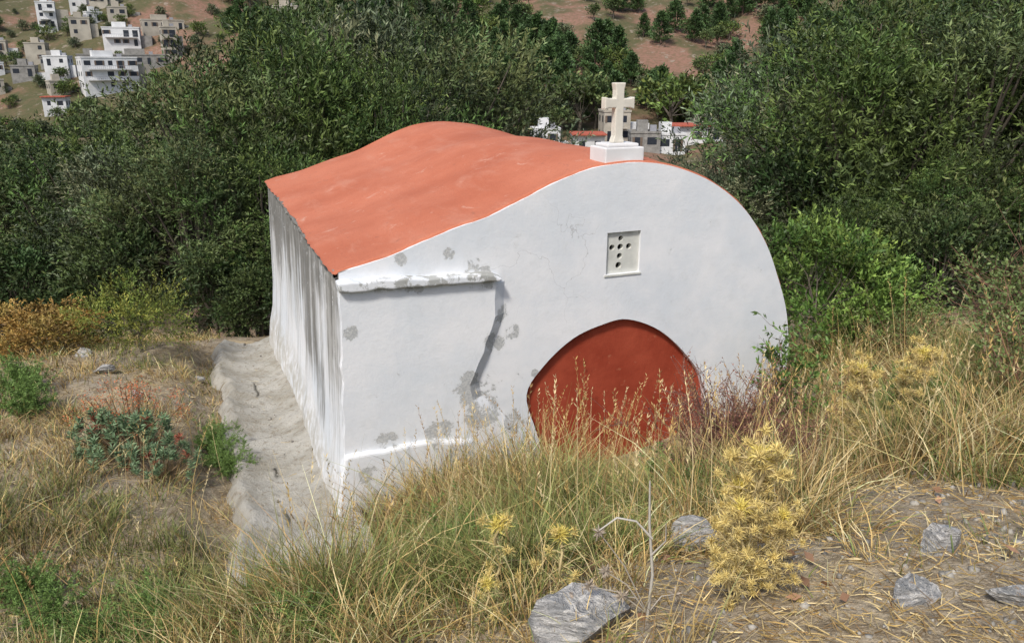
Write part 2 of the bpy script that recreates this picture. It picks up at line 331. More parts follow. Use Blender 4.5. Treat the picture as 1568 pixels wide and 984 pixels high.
# ------------------------------------------------------------ concrete drain path
b=NB('drain_concrete',.9); O=b.geo.outputs['Position']
n1=b.noise(O,2.2,5,.65); n2=b.noise(O,14,5,.75); n3=b.noise(O,70,3,.6)
c=b.mix(b.ramp(n1,.35,.65),(.46,.44,.39),(.34,.315,.26)); c=b.mix(b.ramp(n2,.5,.66,0,.75),c,(.24,.205,.15)); c=b.mix(b.ramp(n3,.6,.7,0,.5),c,(.54,.52,.46))
b.col(c); b.bump(b.math('ADD',n2,b.math('MULTIPLY',n3,.4)),.9,.035)
V=[];ss=np.linspace(-1.02,.02,26); tt=np.linspace(-1.7,6.0,160)
for t in tt:
    for s in ss:
        wx=.05*math.sin(2.3*t)+.04*math.sin(5.1*t+1)+.02*math.sin(13*t)
        base=float(np.interp(t,[-2,0,6],[.05,-.03,-.36])); q=(s+.50)/.45
        edge=.15*min(1,abs(q)**2.0)-.03+.008*math.sin(9*t+7*s)+.006*math.sin(23*t-11*s)+random.uniform(-.006,.006)
        if s<-.9: edge-=(-.9-s)*1.6
        if t<-.9: edge-=.10*(-.9-t)
        s2=s+(wx if s<-.6 else 0)
        V.append((*(CO+CU*s2+CD*t),base+edge))
me=mesh_np('concrete_drain',np.array(V),[np.array([[i*26+j,i*26+j+1,(i+1)*26+j+1,(i+1)*26+j] for i in range(159) for j in range(25)])],None,[b.m],smooth=True); put('concrete_drain',me)
# ------------------------------------------------------------ vegetation
LM=leafmat('leaf_foliage'); GM=leafmat('grass_blade',.6)
def rdir(n): 
    d=rng.normal(size=(n,3)); return d/np.linalg.norm(d,axis=1,keepdims=True)
def tree_mesh(name,H=6.,R=2.3,base=.6,K=55,tw=50,nl=11,leaf=(.10,.026),twl=.42,col=(.075,.105,.04),tipc=(.15,.19,.09),trunk=.16,cs=(.18,.34),con=(.5,1.5)):
    a=Acc(); cz=(base+H)/2; Rz=(H-base)/2
    bark=(.13,.11,.085)
    top=np.array([.1,.1,H*.35])*np.array([R/2.3,R/2.3,1]); a.tube([(0,0,-.1*H),(.02*H,0,.05*H),(.0,.015*H,H*.18),top],[trunk*1.4,trunk,trunk*.85,trunk*.6],bark,8)
    d=rdir(K); d[:,2]=np.where(d[:,2]<-.7,-d[:,2],d[:,2]); r=rng.uniform(.2,1,K)**.5
    cr=rng.uniform(*cs,K)*R
    rr=rng.uniform(.78,1.12,K)
    Cn=np.stack([d[:,0]*(R-.5*cr)*r*rr,d[:,1]*(R-.5*cr)*r*rr,cz+d[:,2]*(Rz-.5*cr)*r*rr],1)
    for i in range(K):
        p0=top*rng.uniform(.6,1.); mid=(p0+Cn[i])/2+rng.normal(0,.06*R,3); 
        a.tube([p0,mid,Cn[i]],[trunk*.35,trunk*.2,trunk*.07],bark,5)
    n=K*tw; ci=np.repeat(np.arange(K),tw); o=rdir(n); rad=rng.uniform(.15,1,n)**.5
    P=Cn[ci]+o*(cr[ci]*rad)[:,None]*np.array([1,1,.8])
    outw=P-np.array([0,0,cz-.2*H]); outw/=np.linalg.norm(outw,axis=1,keepdims=True)
    D=o*.7+outw*.7+rng.normal(0,.35,(n,3))+np.array([0,0,.35]); D/=np.linalg.norm(D,axis=1,keepdims=True)
    L=rng.uniform(.45,1.35,n)*twl
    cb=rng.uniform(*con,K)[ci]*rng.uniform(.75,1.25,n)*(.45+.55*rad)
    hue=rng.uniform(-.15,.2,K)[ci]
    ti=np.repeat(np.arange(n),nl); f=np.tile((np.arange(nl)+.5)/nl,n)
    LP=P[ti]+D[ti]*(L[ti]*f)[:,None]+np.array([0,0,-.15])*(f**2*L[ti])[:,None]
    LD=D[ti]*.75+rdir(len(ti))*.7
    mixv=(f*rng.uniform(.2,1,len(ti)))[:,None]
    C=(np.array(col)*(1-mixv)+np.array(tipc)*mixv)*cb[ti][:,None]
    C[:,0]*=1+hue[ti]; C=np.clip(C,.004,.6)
    sz=rng.uniform(.7,1.3,len(ti)); a.leaves(LP,LD,leaf[0]*sz,leaf[1]*sz,C)
    return a.mesh(name,[LM])
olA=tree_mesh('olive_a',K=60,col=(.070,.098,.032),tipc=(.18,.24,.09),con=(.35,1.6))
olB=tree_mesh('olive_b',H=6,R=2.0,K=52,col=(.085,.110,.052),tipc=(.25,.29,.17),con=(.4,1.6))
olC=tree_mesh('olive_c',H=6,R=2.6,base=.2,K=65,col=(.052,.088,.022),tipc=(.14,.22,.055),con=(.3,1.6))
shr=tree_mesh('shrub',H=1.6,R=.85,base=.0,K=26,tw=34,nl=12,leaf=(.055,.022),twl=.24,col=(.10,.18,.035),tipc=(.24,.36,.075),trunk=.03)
def tz(x,y): return float(T(np.array([x]),np.array([y]))[0])
def place(name,me,x,y,top,nomH=6.,rot=None,wide=1.,sink=.1):
    z=tz(x,y)-sink; s=(top-z)/nomH
    put(name,me,(x,y,z),(s*wide,s*wide,s),random.uniform(0,6.28) if rot is None else rot)
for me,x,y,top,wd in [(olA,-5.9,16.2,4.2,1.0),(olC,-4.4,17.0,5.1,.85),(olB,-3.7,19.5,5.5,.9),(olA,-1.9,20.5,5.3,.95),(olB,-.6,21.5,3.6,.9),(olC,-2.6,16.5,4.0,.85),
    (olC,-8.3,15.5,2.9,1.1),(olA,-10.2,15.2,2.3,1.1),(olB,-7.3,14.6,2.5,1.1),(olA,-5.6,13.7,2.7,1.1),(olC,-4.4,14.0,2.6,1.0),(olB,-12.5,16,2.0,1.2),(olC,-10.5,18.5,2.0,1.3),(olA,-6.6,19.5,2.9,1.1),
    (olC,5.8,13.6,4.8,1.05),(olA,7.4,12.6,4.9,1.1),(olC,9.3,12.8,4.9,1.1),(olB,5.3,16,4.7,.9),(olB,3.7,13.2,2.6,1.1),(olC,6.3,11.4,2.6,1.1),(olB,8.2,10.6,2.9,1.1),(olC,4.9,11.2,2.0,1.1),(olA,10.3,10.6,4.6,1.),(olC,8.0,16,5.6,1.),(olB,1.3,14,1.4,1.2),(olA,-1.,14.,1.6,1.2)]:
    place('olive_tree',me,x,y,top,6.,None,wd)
place('green_shrub',shr,3.75,9.2,1.95,1.6); place('green_shrub',shr,4.5,9.3,1.5,1.6,None,1.1)
bsh=tree_mesh('yellowgreen_bush',H=1.6,R=.95,base=.0,K=22,tw=34,nl=12,leaf=(.05,.016),twl=.3,col=(.13,.17,.03),tipc=(.30,.34,.07),trunk=.03)
place('yellowgreen_bush',bsh,-4.95,9.9,1.15,1.6,None,1.0)
och=tree_mesh('ochre_bush',H=.6,R=.55,base=-.1,K=24,tw=50,nl=8,leaf=(.035,.012),twl=.10,col=(.22,.15,.04),tipc=(.48,.34,.09),trunk=.015)
place('ochre_bush',och,-6.2,10.3,.5,.6,None,1.3); place('ochre_bush',och,-7.1,10.6,.5,.6,None,1.3); place('ochre_bush',och,-6.7,9.7,.32,.6,None,1.2)
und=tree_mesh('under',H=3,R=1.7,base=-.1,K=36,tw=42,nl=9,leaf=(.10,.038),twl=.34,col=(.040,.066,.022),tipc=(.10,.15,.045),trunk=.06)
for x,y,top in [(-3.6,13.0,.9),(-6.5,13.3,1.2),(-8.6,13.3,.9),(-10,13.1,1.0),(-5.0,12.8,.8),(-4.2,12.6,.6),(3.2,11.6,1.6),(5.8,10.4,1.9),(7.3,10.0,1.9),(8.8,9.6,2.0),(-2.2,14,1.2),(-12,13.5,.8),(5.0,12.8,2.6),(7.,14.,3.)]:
    place('dark_undergrowth',und,x,y,top,3)  # dark bushes added to fill the dark at the foot of the olives
def far_leaf(name,H,R,col,tip,leaf=.45):
    return tree_mesh(name,H=H,R=R,base=H*.06,K=20,tw=16,nl=5,leaf=(leaf,leaf*.5),twl=.8,col=col,tipc=tip,trunk=.2,cs=(.25,.42))
fl1=far_leaf('far_a',6,2.8,(.060,.095,.030),(.13,.19,.065)); fl2=far_leaf('far_b',5,2.9,(.09,.12,.06),(.17,.21,.11)); fl3=far_leaf('far_c',6,3.3,(.085,.13,.03),(.19,.26,.06))  # distance haze put into these leaf colours by raising them
def pine_mesh(name,H=10,R=3.2):
    a=Acc(); a.tube([(0,0,-1),(0,0,H*.5),(0,0,H*.95)],[.25,.16,.03],(.12,.08,.06),6)
    for i in range(13):
        f=i/12; z=H*(.14+.8*f); r=R*(1-f**1.6)**.8*rng.uniform(.7,1.15)+.35
        for k in range(7):
            an=rng.uniform(0,6.28); e=np.array([math.cos(an)*r,math.sin(an)*r,z+.18*r+rng.normal(0,.3)])
            n=24; t=rng.uniform(.25,1,n)[:,None]; P=np.array([0,0,z])*(1-t)+e*t+rng.normal(0,.26,(n,3))
            D=rdir(n)+np.array([math.cos(an),math.sin(an),.9]); c=np.array([.045,.082,.026])*rng.uniform(.5,1.8)
            a.leaves(P,D,.75,.3,c*(.5+.8*t))
    return a.mesh(name,[LM])
pn1=pine_mesh('pine_a'); pn2=pine_mesh('pine_b',9,3.6)
forest=bpy.data.objects.new('distant_forest',None); link(forest)
def addfar(me,x,y,s): put('distant_tree',me,(x,y,tz(x,y)-.2),(s*random.uniform(.85,1.25),s*random.uniform(.85,1.25),s),random.uniform(0,6.28),forest)
for _ in range(320):
    y=random.uniform(23,150); x=random.uniform(-.72*y-3,.72*y+3); k=x/y
    gap=-.03<k<.30
    if gap and (y<34 or y>100): continue
    addfar(random.choice([fl1,fl2,fl3]),x,y,random.uniform(.4,.7) if gap else random.uniform(.6,1.05))
for x,y,s in [(14.5,172,2.0),(9,174,1.7),(18.0,175,1.9),(34,173,2.1),(39,176,1.8),(3,176,1.8),(46,174,1.7),(22,171,1.1),(43,168,1.2),(10,165,1.0)]: addfar(random.choice([fl1,fl2,fl3]),x,y,s)
for _ in range(14):
    y=random.uniform(150,166); x=random.uniform(0,.3)*y; addfar(random.choice([fl1,fl3]),x,y,random.uniform(.3,.42))
for _ in range(2000):
    y=166+250*random.random()**1.25; x=random.uniform(-.72*y,.72*y); k=x/y
    v=float(snoise(np.array([x]),np.array([y]),.035)[0])
    vill=(-.68<k<-.34 and y<290)
    if vill and random.random()<.15: continue
    if not vill and (v>.72 or (v>.5 and random.random()<.6)): continue
    if -.02<k<.32 and y<180: continue
    # bare rocky clearings on the hillside
    bare=any(((x-a)/ra)**2+((y-c_)/rc)**2<1 for a,c_,ra,rc in [(38,226,11,34),(52,285,16,40),(14,262,9,26),(-68,262,14,30),(60,215,8,20),(-30,300,16,30)])
    if bare and random.random()<.88: continue
    if vill: addfar(random.choice([fl1,fl2,fl3]),x,y,random.uniform(.3,.75))
    elif random.random()<.35: addfar(random.choice([fl1,fl2,fl3]),x,y,random.uniform(.7,1.2))
    else: addfar(random.choice([pn1,pn2]),x,y,random.uniform(.6,1.1))
# ------------------------------------------------------------ village houses
wm=flat('house_white',(.64,.64,.63),.8,.1,.5); bg=flat('house_beige',(.40,.365,.30),.85,.15,.5); gs=flat('house_stone',(.25,.24,.22),.9,.2,1.5)
gl=flat('window_dark',(.03,.035,.045),.3,.1); bl=flat('shutter_brown',(.16,.12,.09),.6,.1); rt=flat('roof_tile',(.42,.11,.07),.8,.15,2); rl=flat('rail_grey',(.3,.3,.32),.5,.1)
def house(name,x,y,w,d,st,mat=0,rot=0,redroof=False,balc=True):
    H=2.8*st; B=[(-w/2,w/2,-d/2,d/2,-4,H,mat)]
    B+=[(-w/2-.12,w/2+.12,-d/2-.12,-d/2+.12,H+.002,H+.35,mat),(-w/2-.12,w/2+.12,d/2-.12,d/2+.12,H+.002,H+.35,mat),(-w/2-.12,-w/2+.12,-d/2+.13,d/2-.13,H+.002,H+.35,mat),(w/2-.12,w/2+.12,-d/2+.13,d/2-.13,H+.002,H+.35,mat)]
    nw=max(2,int(w/2.6))
    for f in range(st):
        for i in range(nw):
            if random.random()<.18: continue
            xx=-w/2+(i+.5)*w/nw+random.uniform(-.2,.2); door=random.random()<.3; hw=random.choice([.45,.55,.8])
            z0=f*2.8+(.1 if door else .95); z1=f*2.8+2.15
            B+=[(xx-hw,xx+hw,-d/2-.03,-d/2+.2,z0,z1,3)]
            if random.random()<.4: B+=[(xx-hw-.4,xx-hw-.02,-d/2-.09,-d/2-.032,z0,z1,4),(xx+hw+.02,xx+hw+.4,-d/2-.09,-d/2-.032,z0,z1,4)]
        for i in range(2):
            yy=-d/2+(i+.5)*d/2; B+=[(w/2-.2,w/2+.03,yy-.5,yy+.5,f*2.8+.95,f*2.8+2.1,3),(-w/2-.03,-w/2+.2,yy-.5,yy+.5,f*2.8+.95,f*2.8+2.1,3)]
        if balc and f>0 and random.random()<.7:
            xa=random.uniform(-w/2+.3,-w/6); xb=random.uniform(w/6,w/2-.3)
            B+=[(xa,xb,-d/2-1.4,-d/2-.1,f*2.8-.15,f*2.8+.02,mat),(xa,xb,-d/2-1.4,-d/2-1.33,f*2.8+.85,f*2.8+.92,5)]
            B+=[(xa+i*.5,xa+.05+i*.5,-d/2-1.39,-d/2-1.34,f*2.8+.02,f*2.8+.85,5) for i in range(int((xb-xa)/.5))]
    if redroof: B+=[(-w/2-.3,w/2+.3,-d/2-.8,d/2+.3,H+.351,H+.6,6)]
    else: B+=[(-w/4,w/8,0,d/3,H+.003,H+2.0,mat),(w/5,w/5+1.1,0,1.,H+.003,H+1.2,5)]
    B+=[(w/2+.125,w/2+random.uniform(1.5,4),-d/2+1.2,d/2-.3,-4,H-2.8+random.uniform(.2,1.6),random.choice([0,1,2]))]
    me=boxes_mesh(name,B,[wm,bg,gs,gl,bl,rl,rt])
    put(name,me,(x,y,tz(x,y)+.3),random.uniform(.78,.9) if x<0 else 1.05,rot+random.uniform(-.2,.2))
for nm,x,y,w,d,st,mt,rot,rr in [('white_house',-105,226,11,7,2,0,.4,0),('white_house',-131,238,6,6,3,0,.3,0),('stone_house',-96,214,15,7,1,2,.45,0),('white_house',-97,199,14,7,3,0,.5,0),('white_house',-113,207,7,6,2,0,.3,0),
    ('beige_house',-124,218,6,6,2,1,.4,0),('beige_house',-137,222,6,6,2,1,.3,0),('beige_house',-89,217,4,5,3,1,.5,0),('beige_house',-98,236,13,6,1,1,.4,0),('beige_house',-117,228,6,6,2,1,.4,0),('white_house',-132,258,6,6,2,0,.3,0),
    ('beige_house',-62,232,8,6,2,1,.2,0),('beige_house',-125,198,6,6,1,1,.4,0),('white_house',-104,187,6,5,1,0,.4,1),('white_house',-146,212,7,6,2,0,.4,0),('stone_house',-108,213,7,5,1,2,.4,0),('stone_house',-118,213,5,5,1,2,.2,0),('beige_house',-112,240,6,5,1,1,.6,0),('beige_house',-121,250,6,5,2,1,.3,0),('white_house',-130,208,5,5,1,0,.5,0),
    ('beige_house',-108,196,5,5,1,1,.7,0),('stone_house',-120,204,6,4,1,2,.1,0),('white_house',-118,238,5,4,1,0,.7,0),
    ('white_house',14.3,153,5.5,6,1,0,.1,1),('beige_house',20.5,163,5,6,2,1,.1,0),('white_house',33,155,7.5,6,1,0,.05,1),('white_house',28.5,148,5,5,1,0,.2,0),('beige_house',37.5,159,5,6,1,1,.1,0),('white_house',6.5,158,5,5,1,0,.1,0),('stone_house',24,147,5,5,1,2,.1,0)]:
    house(nm,x,y,w,d,st,mt,rot,bool(rr))
# ------------------------------------------------------------ grasses
g=Acc()
def in_chapel(x,y,m=.0):
    s,t=local_st(x,y); return (s>-.12-m)&(s<4.6+m)&(t>-.14-m)&(t<5.9)
def in_drain(x,y):
    s,t=local_st(x,y); return (s>-.98)&(s<.05)&(t>-1.2)&(t<6.1)
STRAW=np.array([(.64,.48,.21),(.52,.36,.13),(.70,.57,.31),(.36,.23,.10)]); GREEN=np.array([(.13,.22,.045),(.20,.28,.065),(.10,.17,.04),(.28,.32,.09)])
def tufts(n,xr,yr,h,green,nb=26,spread=.09,w=.005,dens=None,lean=.45):
    x=rng.uniform(*xr,n); y=rng.uniform(*yr,n)
    ok=~in_chapel(x,y)&~in_drain(x,y)&(x>-.85*y-1.2)&(x<.82*y+1.2)
    m=snoise(x*1.7+5,y*1.7,1.)
    if dens is not None: ok&=(m>dens)
    x=x[ok];y=y[ok];k=len(x)
    gsel=rng.uniform(0,1,k)<np.clip(green+.9*snoise(x+9,y-4,1.3),0,1)
    hh=rng.uniform(.45,1.25,k)*h*(.85+.6*snoise(x,y,1.4)); hh=np.maximum(hh,.04)
    s_,t_=local_st(x,y)
    low=(s_>1.5)&(s_<3.7)&(t_>-1.9); hh=np.where(low,hh*.62,hh)
    tl=rng.normal(0,.14,(k,2))
    ti=np.repeat(np.arange(k),nb); N=len(ti)
    px=x[ti]+rng.normal(0,spread,N); py=y[ti]+rng.normal(0,spread,N); ok2=~in_chapel(px,py,.01)
    ti=ti[ok2];px=px[ok2];py=py[ok2];N=len(ti)
    P=np.stack([px,py,T(px,py)-.02],1)
    off=np.stack([px-x[ti],py-y[ti],np.zeros(N)],1)/spread
    D=off*.2+rng.normal(0,.16,(N,3)); D[:,:2]+=tl[ti]; D[:,2]=1
    B=off*.25*lean+rng.normal(0,.28,(N,3))*lean*1.6; B[:,2]=-np.abs(B[:,2])-.12
    gi=gsel[ti]^(rng.uniform(0,1,N)<.15)
    C=np.where(gi[:,None],GREEN[rng.integers(0,4,N)],STRAW[rng.integers(0,4,N)])*rng.uniform(.5,1.2,N)[:,None]*rng.uniform(.65,1.25,k)[ti][:,None]
    C=np.minimum(C,.75)
    tip=np.where(gi[:,None],C*.75+STRAW[0]*.22,C*1.15)
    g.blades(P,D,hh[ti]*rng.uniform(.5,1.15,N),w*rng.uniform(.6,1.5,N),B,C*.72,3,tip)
tufts(760,(-1.2,1.6),(3.2,6.3),.60,.45,34,.07,.0055)
tufts(230,(-1.0,.5),(4.5,6.1),.80,.85,45,.08,.006)
tufts(850,(1.3,6.5),(4.0,9.2),.52,.30,28,.08,.006)
tufts(240,(2.4,5.5),(4.2,6.4),.62,.50,34,.07,.006)
tufts(600,(-4.5,.2),(2.6,5.4),.42,.50,30,.07,.005)
tufts(220,(-3.8,-.6),(2.8,4.6),.40,1.1,34,.07,.005)
tufts(650,(-7,-1.9),(4.5,8.0),.34,.1,26,.08,.0055,-.3)
tufts(800,(-11,-3.),(7,12.5),.26,.1,24,.10,.007,-.15)
tufts(170,(.2,4),(2.0,4.2),.22,.2,16,.05,.004,.05)
tufts(120,(-1.2,.6),(2.0,3.4),.38,.4,28,.07,.004)
tufts(170,(2.5,4.4),(2.6,4.4),.48,1.0,38,.06,.005)
tufts(2600,(-9,6),(2.4,11),.12,.10,9,.08,.0045)
x=np.concatenate([rng.uniform(-1.2,2.4,300),rng.uniform(-4,5,220)]); y=np.concatenate([rng.uniform(3.4,6.3,300),rng.uniform(3,7.5,220)])
ok=~in_chapel(x,y)&~in_drain(x,y); x=x[ok];y=y[ok];n=len(x)
P=np.stack([x,y,T(x,y)],1); D=rng.normal(0,.12,(n,3));D[:,2]=1; B=rng.normal(0,.12,(n,3)); B[:,2]=-.03; L=rng.uniform(.5,1.05,n); sc=STRAW[rng.integers(0,4,n)]*.9
g.blades(P,D,L,.0045,B,sc,4,sc*1.05)
Dn=D/np.linalg.norm(D,axis=1,keepdims=True)
for f in np.linspace(.80,1.0,8):
    Q=P+Dn*(L*f)[:,None]+B*(L*f*f)[:,None]
    for _ in range(2): g.leaves(Q,Dn+rdir(n)*.6,.032,.006,sc*1.1)
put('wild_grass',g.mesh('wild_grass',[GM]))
g=Acc(); n=32000; y=2+rng.uniform(0,1,n)**1.5*9; x=rng.uniform(-1,1,n)*(y*.85+1); ok=~in_chapel(x,y)&~(in_drain(x,y)&(rng.uniform(0,1,n)<.95)); x=x[ok];y=y[ok];n=len(x)
P=np.stack([x,y,T(x,y)+rng.uniform(.004,.03,n)+np.where(in_drain(x,y),.09,0)],1); D=rng.normal(0,1,(n,3)); D[:,2]*=.18
c=STRAW[rng.integers(0,4,n)]*rng.uniform(.5,1.25,n)[:,None]; g.blades(P,D,rng.uniform(.02,.11,n),.004,rng.normal(0,.15,(n,3))*np.array([1,1,.2]),c,2,c)
put('straw_litter',g.mesh('straw_litter',[GM]))
# ------------------------------------------------------------ rocks
b=NB('limestone_rock',.85); O=b.geo.outputs['Position']; n1=b.noise(O,9,6,.7); n2=b.noise(b.mapping(O,(1,1,5)),14,6,.65,1.)
c=b.mix(b.ramp(n1,.35,.65),(.30,.30,.29),(.56,.54,.51)); c=b.mix(b.ramp(n2,.48,.62,0,.85),c,(.76,.73,.67)); c=b.mix(b.ramp(n1,.60,.7,0,.8),c,(.13,.12,.11)); c=b.mix(b.ramp(b.noise(O,22,4,.6),.62,.68,0,.6),c,(.45,.30,.17))
b.col(c); b.bump(b.math('ADD',n1,n2),1.,.05); rockm=b.m
def rock_mesh(name,sub=4,seed=0,cuts=11):
    r=np.random.default_rng(seed); bm=bmesh.new(); bmesh.ops.create_icosphere(bm,subdivisions=sub,radius=1)
    pl=r.normal(size=(cuts,3)); pl/=np.linalg.norm(pl,axis=1,keepdims=True); dd=r.uniform(.35,.8,cuts)
    for v in bm.verts:
        c=np.array(v.co)
        for p,d in zip(pl,dd):
            k=c@p-d
            if k>0: c=c-p*k*.96
        c=c*(1+.03*math.sin(7*c[0]+5*c[1]+seed)+.06*abs(math.sin(9*c[2]+3*c[1]))+.02*math.sin(31*c[0]+27*c[2])); v.co=Vector(c)
    me=bpy.data.meshes.new(name); bm.to_mesh(me); bm.free(); me.materials.append(rockm); return me
def rock(x,y,sx,sy,sz,seed,rot=0,up=.0,tilt=0):
    o=put('rock',rock_mesh('rock',4,seed),(x,y,tz(x,y)+up),(sx,sy,sz),rot); o.rotation_euler=(tilt,tilt*.5,rot)
rock(.21,2.45,.27,.16,.20,3,.35,.03,.5); rock(.86,3.35,.15,.13,.13,5,.2,.05); rock(1.72,2.72,.11,.09,.09,8,1.,.03); rock(1.42,2.36,.10,.08,.06,9,.5,.02); rock(1.75,2.3,.11,.08,.06,12,.1,.02)
rock(.93,3.05,.05,.04,.04,15,0,.01); rock(1.35,3.6,.06,.05,.04,17,0,.02); rock(1.5,3.9,.05,.04,.04,18,0,.02); rock(-5.0,9.0,.16,.12,.08,20,0,.03); rock(-4.9,6.6,.16,.13,.1,21,0,.03); rock(-3.9,5.1,.14,.11,.08,23,.5,.03); rock(-5.6,9.7,.2,.14,.08,25,.5,.02); rock(-4.2,8.2,.12,.1,.07,27,.5,.03); rock(-3.4,9.3,.09,.08,.05,28,.5,.03); rock(-4.1,9.6,.08,.06,.05,29,.5,.03)
gr=Acc(); bm=bmesh.new(); bmesh.ops.create_icosphere(bm,subdivisions=1,radius=1); iv=np.array([v.co[:] for v in bm.verts]); jf=np.array([[v.index for v in f.verts] for f in bm.faces]); bm.free()
n=2400; y=2+rng.uniform(0,1,n)**1.3*9; x=rng.uniform(-1,1,n)*(y*.85+1)
xa=rng.uniform(.6,3.4,900); ya=rng.uniform(2.1,4.2,900); x=np.concatenate([x,xa]); y=np.concatenate([y,ya]); ok=~in_chapel(x,y)
x=x[ok];y=y[ok]; z=T(x,y); dr=in_drain(x,y)
for i in range(len(x)):
    s=.005+.018*rng.uniform()**4
    zz=z[i]+(.07 if dr[i] else 0)
    gr.add(iv*rng.uniform(.6,1.3,(len(iv),1))*s*rng.uniform(.6,1.2,3)+[x[i],y[i],zz+s*.1],jf,np.array([.32,.30,.26])*rng.uniform(.4,1.4))
put('gravel',gr.mesh('gravel',[LM]))
# ------------------------------------------------------------ special plants
def branch_bush(name,H,W,n,col,leafc=None,tw=.004,sub=7,leafn=0,leafsz=(.03,.012),up=.9):
    a=Acc()
    for i in range(n):
        d=np.array([rng.normal(0,W),rng.normal(0,W),up]); L=H*rng.uniform(.6,1.1); p=np.array([rng.normal(0,.03),rng.normal(0,.03),0.]); pts=[p]
        for k in range(5):
            d=d+rng.normal(0,.16,3); dn=d/np.linalg.norm(d); p=p+dn*L/5; pts.append(p)
        a.tube(pts,[tw*1.6,tw*1.4,tw*1.1,tw*.8,tw*.5,tw*.2],np.array(col)*rng.uniform(.7,1.3),4)
        pts=np.array(pts)
        for k in range(sub):
            j=rng.integers(1,5); q=pts[j]+(pts[j+1]-pts[j])*rng.uniform(); dd=rdir(1)[0]+dn*.9; dd/=np.linalg.norm(dd); l2=H*rng.uniform(.12,.32)
            q2=q+dd*l2*.5+rng.normal(0,.01,3); q3=q+dd*l2+rng.normal(0,.02,3)+[0,0,.02]; a.tube([q,q2,q3],[tw*.55,tw*.4,tw*.15],np.array(col)*rng.uniform(.7,1.4),3)
            if leafn:
                t=rng.uniform(0,1,leafn)[:,None]; a.leaves(q+(q3-q)*t,rdir(leafn)+dd,leafsz[0]*rng.uniform(.6,1.2,leafn),leafsz[1],np.array(leafc)*rng.uniform(.6,1.4,(leafn,1)))
    return a.mesh(name,[LM])
db=branch_bush('dead_bush',.85,.32,52,(.19,.10,.075),(.26,.12,.08),.0045,12,8,(.018,.009))
put('dead_bush',db,(1.56,5.3,tz(1.56,5.3)-.02),1.15); put('dead_bush',db,(1.78,5.5,tz(1.78,5.5)-.02),1.1,3.3); put('dead_bush',db,(1.25,4.9,tz(1.25,4.9)-.02),.6,1.3); put('dead_bush',db,(1.95,5.0,tz(1.95,5.)-.02),.7,2.3)
br=branch_bush('bramble',1.25,.55,30,(.20,.10,.07),(.14,.19,.06),.005,10,11,(.045,.022),.7)
put('bramble_bush',br,(4.6,6.3,tz(4.6,6.3)-.05),1.1,.3); put('bramble_bush',br,(3.7,5.0,tz(3.7,5.0)-.05),.9,2.); put('bramble_bush',br,(5.6,7.6,tz(5.6,7.6)-.05),1.1,4.); put('bramble_bush',br,(4.3,8.2,tz(4.3,8.2)-.05),.7,4.); put('bramble_bush',br,(4.3,5.6,tz(4.3,5.6)-.05),.9,5.)
gb=branch_bush('leafy_shrub',.8,.28,14,(.12,.09,.05),(.11,.19,.045),.004,8,14,(.055,.020))
put('leafy_shrub',gb,(2.62,7.0,tz(2.62,7.)),1.2,0); put('leafy_shrub',gb,(1.05,5.0,tz(1.05,5.)),.55,1); put('leafy_shrub',gb,(1.2,4.5,tz(1.2,4.5)),.4,3)
hb=branch_bush('feathery_herb',.36,.55,30,(.12,.18,.05),(.15,.24,.06),.002,10,24,(.024,.006))
for x,y,s in [(-1.5,4.0,1.1),(-1.2,3.7,1.),(-1.75,4.2,1.),(-2.1,3.9,1.),(-2.8,4.0,1.),(-3.2,4.4,1.1),(-2.9,7.15,1.),(-3.1,7.5,1.1),(-2.7,6.9,.9),(-5.1,7.6,1.3),(-5.5,8.2,1.2),(-1.1,4.5,1.2),(-.3,4.0,1.),(-.7,5.4,1.1),(0.,5.6,1.1),(3.2,5.6,1.2),(4.1,6.5,1.2),(-1.2,3.3,.9),(-.9,3.1,.8),(-2.3,3.6,1.),(-1.9,3.4,.9)]:
    put('feathery_herb',hb,(x,y,tz(x,y)-.02),s*random.uniform(.85,1.1),random.uniform(0,6))
def euph(name,red):
    a=Acc()
    for i in range(46 if not red else 24):
        an=rng.uniform(0,6.28); r=rng.uniform(0,.36); e=np.array([math.cos(an)*r*1.4,math.sin(an)*r*1.4,.34+.16*rng.uniform()-r*.45+(.13 if red else 0)])
        a.tube([(0,0,0),e*np.array([.6,.6,.45]),e],[.006,.005,.003],(.24,.17,.10),5)
        n=46 if not red else 46; t=rng.uniform(.0,1,n)[:,None]
        c=np.array([.17,.25,.13]) if not red else np.array([.48,.15,.06])
        if not red and rng.uniform()<.10: c=np.array([.36,.13,.08])
        d0=rdir(n); d0[:,2]=np.abs(d0[:,2])*.5+.25
        a.leaves(e-np.array([0,0,.10])*(1-t)+(rng.normal(0,.035,(n,3)) if red else 0),d0,.07 if not red else .022,.014 if not red else .009,c*rng.uniform(.6,1.4,(n,1)))
    return a.mesh(name,[LM])
eu=euph('euphorbia',False); er=euph('red_euphorbia',True)
for x,y,s,m in [(-3.45,6.6,1.0,eu),(-3.85,6.8,.85,eu),(-3.15,6.3,.7,eu),(-3.7,7.0,1.1,er),(-6.6,7.9,.8,eu)]:
    put('euphorbia_plant' if m is eu else 'red_euphorbia_plant',m,(x,y,tz(x,y)-.02),s,random.uniform(0,6))
